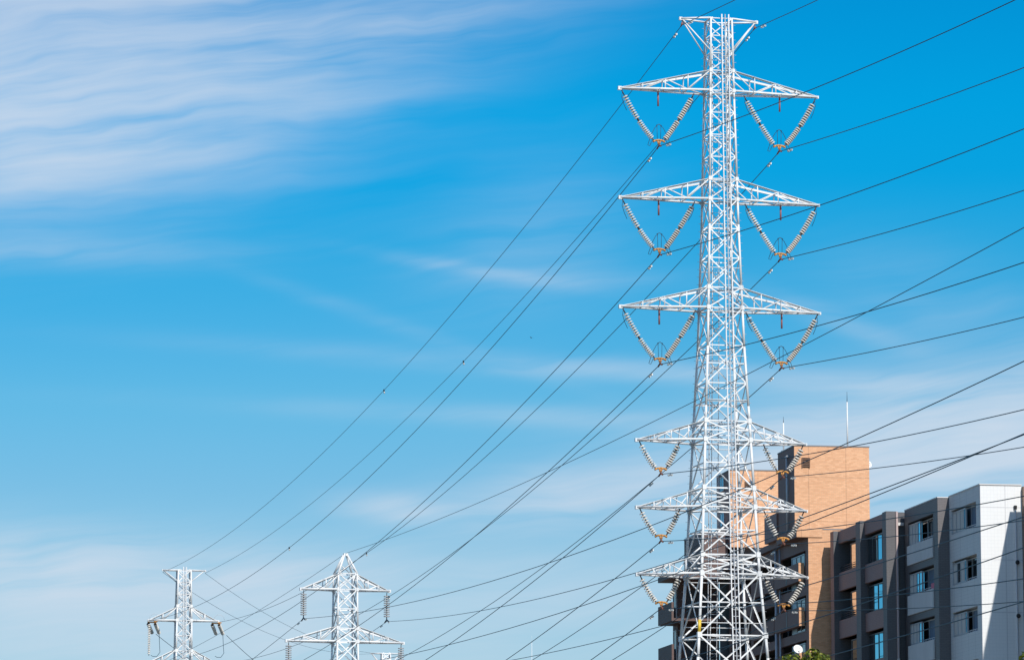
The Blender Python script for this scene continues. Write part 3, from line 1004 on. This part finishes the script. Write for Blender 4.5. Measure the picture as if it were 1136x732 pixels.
for li, (u, z) in enumerate(((4.15, 34.8), (5.6, 29.8))):
    for sd in (-1, 1):
        if proto is None:
            r = empty('insulator_string', (0, 0, 0), R(17), 'x', 'insulators', 'straight insulator strings on the pointed pylon')
            mb = MB(); disc_string(mb, (0, 0, 0), (0, 0, -2.6), .215, .31, mid=False, top=.25, shed=M['grey_shed'])
            mb.build('insulator_discs', r)
            mb = MB()
            mb.path([(0, -.7, -2.86), (0, -.3, -2.72), (0, 0, -2.68), (0, .3, -2.72), (0, .7, -2.86)], .07, M['horn'], 6)
            mb.tube((0, 0, -2.5), (0, 0, -2.7), .06, M['horn'], 6)
            mb.build('suspension_clamp', r)
            proto = r; o = r
        else: o = copy_tree(proto)
        o.location = q3(u * sd, z)
        o['label'] = f"straight grey insulator string at the {['top', 'second', 'lowest'][li]} {'left' if sd < 0 else 'right'} arm tip of the pointed pylon"

# --- flat topped pylon, far left
T2 = empty('transmission_pylon', (-44.4, 560, 0), R(12), 'slim white lattice pylon with a flat top beam, farthest left', 'pylon', 'white lattice pylons')
P2 = [(0, 6.0), (25, 2.7), (38, 2.15), (44, 2.0), (50.9, 1.72)]
lattice(T2, P2, [0, 8, 14, 19, 23, 27.2, 28.8, 32.6, 34.2, 38.4, 40.0, 44.1, 46.0, 50.9], lambda z: .15 - .05 * z / 50, lambda z: .060, .95, 9)
for z in (44.1, 38.4, 32.6, 27.2):
    for sd in (-1, 1): crossarm(T2, P2, z, 4.72, 1.8, sd, .12, .08, 2, tipbox=.16)
for sd in (-1, 1): crossarm(T2, P2, 50.9, 2.87, 1.55, sd, .09, .07, 3, flat=True, tipbox=.12, web=False)
ladder(T2, P2, 1, 51.3, -.2, .2, rr=.05)
c12, s12 = math.cos(R(12)), math.sin(R(12))
q2 = lambda u, z, v=0: (-44.4 + u * c12 - v * s12, 560 + u * s12 + v * c12, z)
proto = None
for li, z in enumerate((44.1,)):
    for sd in (-1, 1):
        if proto is None:
            r = empty('insulator_set', (0, 0, 0), R(12), 'x', 'insulators', 'strain insulator pairs on the flat topped pylon')
            for off in (0, .95):
                mb = MB()
                disc_string(mb, (off - .35, .2, -.25), (off + .6, 2.5, -1.55), .24, .25, mid=False, top=.2, shed=M['porcelain'])
                mb.build('strain_string', r)
            mb = MB()
            mb.tube((-.4, .1, -.15), (.8, .1, -.2), .08, M['orange'], 6)
            mb.tube((.4, -.3, -.12), (.9, -.3, -.12), .07, M['orange'], 6)
            mb.build('yoke_plate', r)
            mb = MB()
            mb.path([(1.5, 2.5, -1.6), (1.5, 2.0, -3.0), (1.5, 1.4, -4.1), (1.0, .8, -4.7), (.4, .2, -4.75), (.1, 0, -4.6)], .035, M['cable'], 6)
            mb.build('jumper_loop', r)
            mb = MB()
            pts = [(.6 + .75 * math.cos(t / 5 * math.pi), 0, .25 + .75 * math.sin(t / 5 * math.pi)) for t in range(6)]
            mb.path(pts, .02, M['galv'], 5)
            mb.build('arcing_horn', r)
            proto = r; o = r
        else: o = copy_tree(proto)
        o.location = q2((-4.45 if sd < 0 else 4.25), z - .1)
        o['label'] = f"pair of slanting insulators with a jumper loop at the flat topped pylon's top {'left' if sd < 0 else 'right'} arm"
mb = MB(); disc_string(mb, (0, 0, 0), (0, 0, -4.6), .24, .2, mid=False, top=.3); o = mb.build('insulator_string')
o.location = q2(-4.62, 43.9); tag(o, 'vertical insulator string beside the jumper loop at the flat topped pylon\'s top left arm', 'insulators')

# --- tiny pylon behind
T4 = empty('transmission_pylon', (-24.33, 800, 0), R(10), 'tiny distant pylon with a flat beam, showing behind the pointed pylon', 'pylon', 'white lattice pylons')
P4 = [(0, 6), (28, 2.6), (56, 1.6)]
lattice(T4, P4, [0, 9, 17, 24, 30, 35, 40, 44, 49.5, 51.2, 55.95], lambda z: .16 - .05 * z / 56, lambda z: .08, .8, 9)
for sd in (-1, 1): crossarm(T4, P4, 55.95, 2.85, 2.4, sd, .10, .08, 3, flat=True, tipbox=.14, web=False)
for z in (49.5, 44, 38.4):
    for sd in (-1, 1): crossarm(T4, P4, z, 4.9, 1.7, sd, .12, .08, 2, tipbox=.16)

# ================================================================== WIRES
def wire(name, p0, p1, sag, r, label, cat, group, damp=(), mark=(), seg=56):
    p0 = Vector(p0); p1 = Vector(p1)
    at = lambda t: p0.lerp(p1, t) - Vector((0, 0, 4 * sag * t * (1 - t)))
    mb = MB()
    # closer points near the ends, where the curve is seen steepest
    mb.path([at(.5 - .5 * math.cos(math.pi * i / seg)) for i in range(seg + 1)], r, M['cable'], 6)
    o = mb.build(name); tag(o, label, cat, group)
    L = (p1 - p0).length
    for d in damp:
        t = d / L; c = at(t); dr = (at(t + .002) - at(t - .002)).normalized()
        m2 = MB()
        a, b = c - dr * .27 + Vector((0, 0, -.11)), c + dr * .27 + Vector((0, 0, -.11))
        m2.tube(a, b, .014, M['fitting'], 5)
        m2.tube(a - dr * .08, a + dr * .11, .062, M['fitting'], 8); m2.tube(b - dr * .11, b + dr * .08, .062, M['fitting'], 8)
        m2.tube(c, c + Vector((0, 0, -.11)), .025, M['fitting'], 6)
        m2.build('damper', o)
    for t in mark:
        c = at(t)
        m2 = MB()
        m2.tube(c + Vector((-.02, 0, .08)), c + Vector((.02, 0, -.12)), .06, M['horn'], 8)
        m2.tube(c + Vector((0, 0, -.14)), c + Vector((.06, 0, -.26)), .07, M['fitting'], 6)
        m2.build('line_marker', o)
    return o


SPAN_A = [
  ('GL', (10.04, 239.50, 54.98), (-47.21, 559.40, 50.60), 4.85),
  ('GR', (14.38, 240.50, 54.98), (-41.59, 560.60, 50.60), 4.30),
  ('1L', (8.62, 239.17, 47.63), (-49.19, 558.98, 44.00), 5.88),
  ('1R', (15.80, 240.83, 47.63), (-39.61, 561.02, 44.00), 5.62),
  ('2L', (8.62, 239.17, 41.17), (-49.19, 558.98, 38.40), 6.0),
  ('2R', (15.80, 240.83, 41.17), (-39.61, 561.02, 38.40), 5.40),
  ('3L', (8.62, 239.17, 34.72), (-49.19, 558.98, 32.80), 5.76),
  ('3R', (15.80, 240.83, 34.72), (-39.61, 561.02, 32.80), 5.91),
  ('4L', (8.62, 239.17, 28.30), (-49.19, 558.98, 27.80), 6.40),
  ('4R', (15.80, 240.83, 28.30), (-39.61, 561.02, 27.80), 6.65),
  ('5L', (8.62, 239.17, 24.40), (-49.19, 558.98, 24.00), 6.60),
  ('5R', (15.80, 240.83, 24.40), (-39.61, 561.02, 24.00), 6.27),
  ('6L', (8.62, 239.17, 20.53), (-49.19, 558.98, 20.20), 6.73),
  ('6R', (15.80, 240.83, 20.53), (-39.61, 561.02, 20.20), 6.5)]
SPAN_B = [
  ('GL', (10.04, 239.50, 54.98), (59.21, 55.97, 55.56), 3.79),
  ('GR', (14.38, 240.50, 54.98), (63.56, 56.98, 56.13), 3.79),
  ('1L', (8.62, 239.17, 47.63), (57.80, 55.65, 46.29), 3.77),
  ('1R', (15.80, 240.83, 47.63), (64.97, 57.30, 46.00), 3.79),
  ('2L', (8.62, 239.17, 41.17), (57.80, 55.65, 40.05), 3.44),
  ('2R', (15.80, 240.83, 41.17), (64.97, 57.30, 41.96), 4.16),
  ('3L', (8.62, 239.17, 34.72), (57.80, 55.65, 34.71), 3.40),
  ('3R', (15.80, 240.83, 34.72), (64.97, 57.30, 34.12), 3.61),
  ('4L', (8.62, 239.17, 28.30), (57.80, 55.65, 28.38), 3.73),
  ('4R', (15.80, 240.83, 28.30), (64.97, 57.30, 27.42), 3.64),
  ('5L', (8.62, 239.17, 24.40), (57.80, 55.65, 25.22), 3.99),
  ('5R', (15.80, 240.83, 24.40), (64.97, 57.30, 28.18), 4.68),
  ('6L', (8.62, 239.17, 20.53), (57.80, 55.65, 21.78), 3.94),
  ('6R', (15.80, 240.83, 20.53), (64.97, 57.30, 20.89), 3.85)]


def who(k):
    sd = 'left' if k[1] == 'L' else 'right'
    return sd, (None if k[0] == 'G' else LEV[int(k[0]) - 1])


for k, p0, p1, sag in SPAN_A:
    sd, lv = who(k)
    mk = {'GL': (.37,), 'GR': (.33,), '1L': (.53,), '1R': (.55,), '2R': (.50,), '3R': (.50,)}.get(k, ())
    if lv is None:
        wire('earth_wire', p0, p1, sag, .020, f"thin earth wire from the tall pylon's {sd} top end down to the flat topped pylon", 'cable', 'wires from the tall pylon to the left', (1.9,), mk)
    else:
        wire('power_line', p0, p1, sag, .023, f"power line from the tall pylon's {lv} {sd} insulators down to the left distance", 'cable', 'wires from the tall pylon to the left', (2.6,), mk)
for k, p0, p1, sag in SPAN_B:
    sd, lv = who(k)
    if lv is None:
        wire('earth_wire', p0, p1, sag, .020, f"thin earth wire rising rightward from the {sd} end of the tall pylon's top beam", 'cable', 'wires from the tall pylon to the right', (1.6,))
    else:
        wire('power_line', p0, p1, sag, .023, f"power line rising to the right edge from the tall pylon's {lv} {sd} insulators", 'cable', 'wires from the tall pylon to the right', (1.9,))
T3R = [
  ('G0', (-16.10, 400.00, 38.50), (32.85, 73.65, 27.81), 1.96),
  ('1L', (-20.07, 398.79, 32.10), (35.24, 73.45, 25.53), 3.95),
  ('1R', (-12.13, 401.21, 32.00), (30.41, 73.97, 19.73), 2.81),
  ('2L', (-21.46, 398.36, 26.90), (37.01, 73.58, 23.72), 3.61),
  ('2R', (-10.74, 401.64, 26.90), (31.80, 74.39, 17.26), 2.16),
  ('3L', (-20.21, 398.74, 21.90), (35.09, 73.41, 18.88), 3.64),
  ('3R', (-11.99, 401.26, 21.90), (30.55, 74.01, 14.58), 2.67)]
T3L = [
  ('G0', (-16.10, 400.00, 38.50), (-89.2, 670.3, 37.5), 4.5),
  ('1L', (-20.07, 398.79, 32.10), (-93.1, 669.1, 31.1), 7.1),
  ('1R', (-12.13, 401.21, 32.00), (-85.2, 671.5, 31.0), 6.2),
]
L3 = ['top', 'second', 'lowest']
for tab, wh in ((T3R, 'crossing to the right edge'), (T3L, 'going down to the left')):
    for k, p0, p1, sag in tab:
        grp = 'wires of the pointed pylon'
        if k == 'G0': wire('earth_wire', p0, p1, sag, .018, f"thin earth wire from the pointed pylon's peak, {wh}", 'cable', grp)
        else: wire('power_line', p0, p1, sag, .022, f"power line from the pointed pylon's {L3[int(k[0]) - 1]} {'left' if k[1] == 'L' else 'right'} arm, {wh}", 'cable', grp, (2.2,))
for k, p0, p1, sag in [
  ('GL', (-47.21, 559.40, 50.60), (-26.99, 799.53, 55.90), 3.25),
  ('GR', (-41.59, 560.60, 50.60), (-21.67, 800.47, 55.90), 3.12),
  ('1L', (-48.2, 561.5, 42.4), (-29.06, 799.17, 49.30), 5.4),
  ('1R', (-38.8, 563.6, 42.4), (-19.60, 800.83, 49.30), 6.2)]:
    sd = 'left' if k[1] == 'L' else 'right'
    wire('earth_wire' if k[0] == 'G' else 'power_line', p0, p1, sag, .022 if k[0] == 'G' else .034,
         (f"faint earth wire from the flat topped pylon's {sd} beam end to the tiny distant pylon" if k[0] == 'G' else f"faint power line from the flat topped pylon's top {sd} arm to the tiny distant pylon"),
         'cable', 'wires between the far pylons')

# ================================================================== TREES, MAST, BIRD
def tree(x, y, lumps, seed, label):
    rnd = random.Random(seed)
    t = empty('broadleaf_tree', (x, y, 0), 0, label, 'tree', 'trees at the foot of the buildings')
    mb = MB()
    base = min(l[2] for l in lumps) - 1.5
    mb.path([(0, 0, -.1), (.08, .05, base * .4), (-.05, .1, base * .8), (0, 0, base + 1.2)], .17, M['bark'], 8)
    for (lx, ly, lz, lr) in lumps:
        b0 = base * (.55 + .35 * rnd.random())
        mb.tube((0, .05, b0), (lx * .5, ly * .5, (b0 + lz) / 2), .09, M['bark'], 6, .06)
        mb.tube((lx * .5, ly * .5, (b0 + lz) / 2), (lx, ly, lz + lr * .4), .06, M['bark'], 6, .015)
    mb.build('trunk', t)
    mb = MB()
    for (lx, ly, lz, lr) in lumps:
        n = int(950 * lr * lr)
        for i in range(n):
            while True:
                v = Vector((rnd.uniform(-1, 1), rnd.uniform(-1, 1), rnd.uniform(-1, 1)))
                if v.length <= 1: break
            v = v.normalized() * (v.length ** .45)
            v *= .82 + .36 * rnd.random() ** 2
            c = Vector((lx, ly, lz)) + v * lr
            s = rnd.uniform(.045, .085)
            a = Vector((rnd.gauss(0, 1), rnd.gauss(0, 1), rnd.gauss(0, 1))).normalized()
            nrm = (v + Vector((rnd.gauss(0, .7), rnd.gauss(0, .7), rnd.gauss(0, .7) + .5))).normalized()
            a = (a - nrm * a.dot(nrm)).normalized(); b = nrm.cross(a)
            o = len(mb.v)
            for (p, q, h) in ((-1.5, 0, 0), (-.4, .75, .12), (.6, .65, .12), (1.6, 0, -.15), (.6, -.65, .12), (-.4, -.75, .12)):
                mb.v.append(c + a * p * s + b * q * s + nrm * h * s)
            mb.face(tuple(range(o, o + 6)), M['leaf'])
    mb.build('crown', t)


tree(10.75, 150, [(-.62, 0, 11.46, .46), (-.15, .2, 11.2, .45), (.12, -.2, 11.72, .34), (.45, 0, 11.45, .45), (-.9, .2, 10.9, .5), (.75, .1, 11.0, .5),
                  (0, 0, 10.6, .9), (-.8, .3, 10.1, .8), (.9, .2, 10.0, .8), (0, .2, 9.4, 1.1), (-1.0, .2, 8.9, .8), (1.0, .1, 8.8, .8)], 3,
     'yellow green broadleaf tree with lit leaves below the white satellite dish')
tree(19.05, 150, [(-.45, 0, 11.62, .30), (0, 0, 11.3, .5), (-.5, 0, 10.9, .5), (.5, .2, 11.0, .6), (0, .2, 10.2, .9), (.3, .2, 9.2, 1.0)], 9,
     'tip of a yellow leaved tree at the bottom right corner')

mast = empty('antenna_mast', (3.35, 700, 0), 0, 'very thin faint white mast standing far behind, low between the pylons', 'mast')
mb = MB(); mb.tube((0, 0, 0), (0, 0, 51), .05, M['steel'], 6, .035); mb.build('pole', mast)
mb = MB(); mb.tube((0, 0, 51), (0, 0, 52.2), .02, M['steel'], 5, .01); mb.build('tip', mast)

mb = MB()
bv = [(-.55, 0, .10), (-.28, -.1, .16), (-.06, -.12, .03), (.06, -.12, .03), (.28, -.1, .16), (.55, 0, .10), (.28, .1, .15), (.06, .14, .02), (-.06, .14, .02), (-.28, .1, .15)]
o = len(mb.v)
for p in bv: mb.v.append(Vector(p))
mb.face((o, o + 1, o + 9), M['birdfeather']); mb.face((o + 1, o + 2, o + 8, o + 9), M['birdfeather'])
mb.face((o + 3, o + 4, o + 6, o + 7), M['birdfeather']); mb.face((o + 4, o + 5, o + 6), M['birdfeather'])
mb.lathe((0, -.26, 0), (0, .34, 0), [(0, .01, M['birdfeather']), (.08, .055, M['birdfeather']), (.25, .075, M['birdfeather']), (.45, .04, M['birdfeather']), (.6, .06, M['birdfeather'])], 8)
bird = mb.build('bird'); bird.location = (2.37, 500, 74.0); bird.rotation_euler = (0, .15, .5); bird.scale = (.55, .55, .55)
tag(bird, 'tiny dark bird flying in the open sky left of the tall pylon', 'bird')
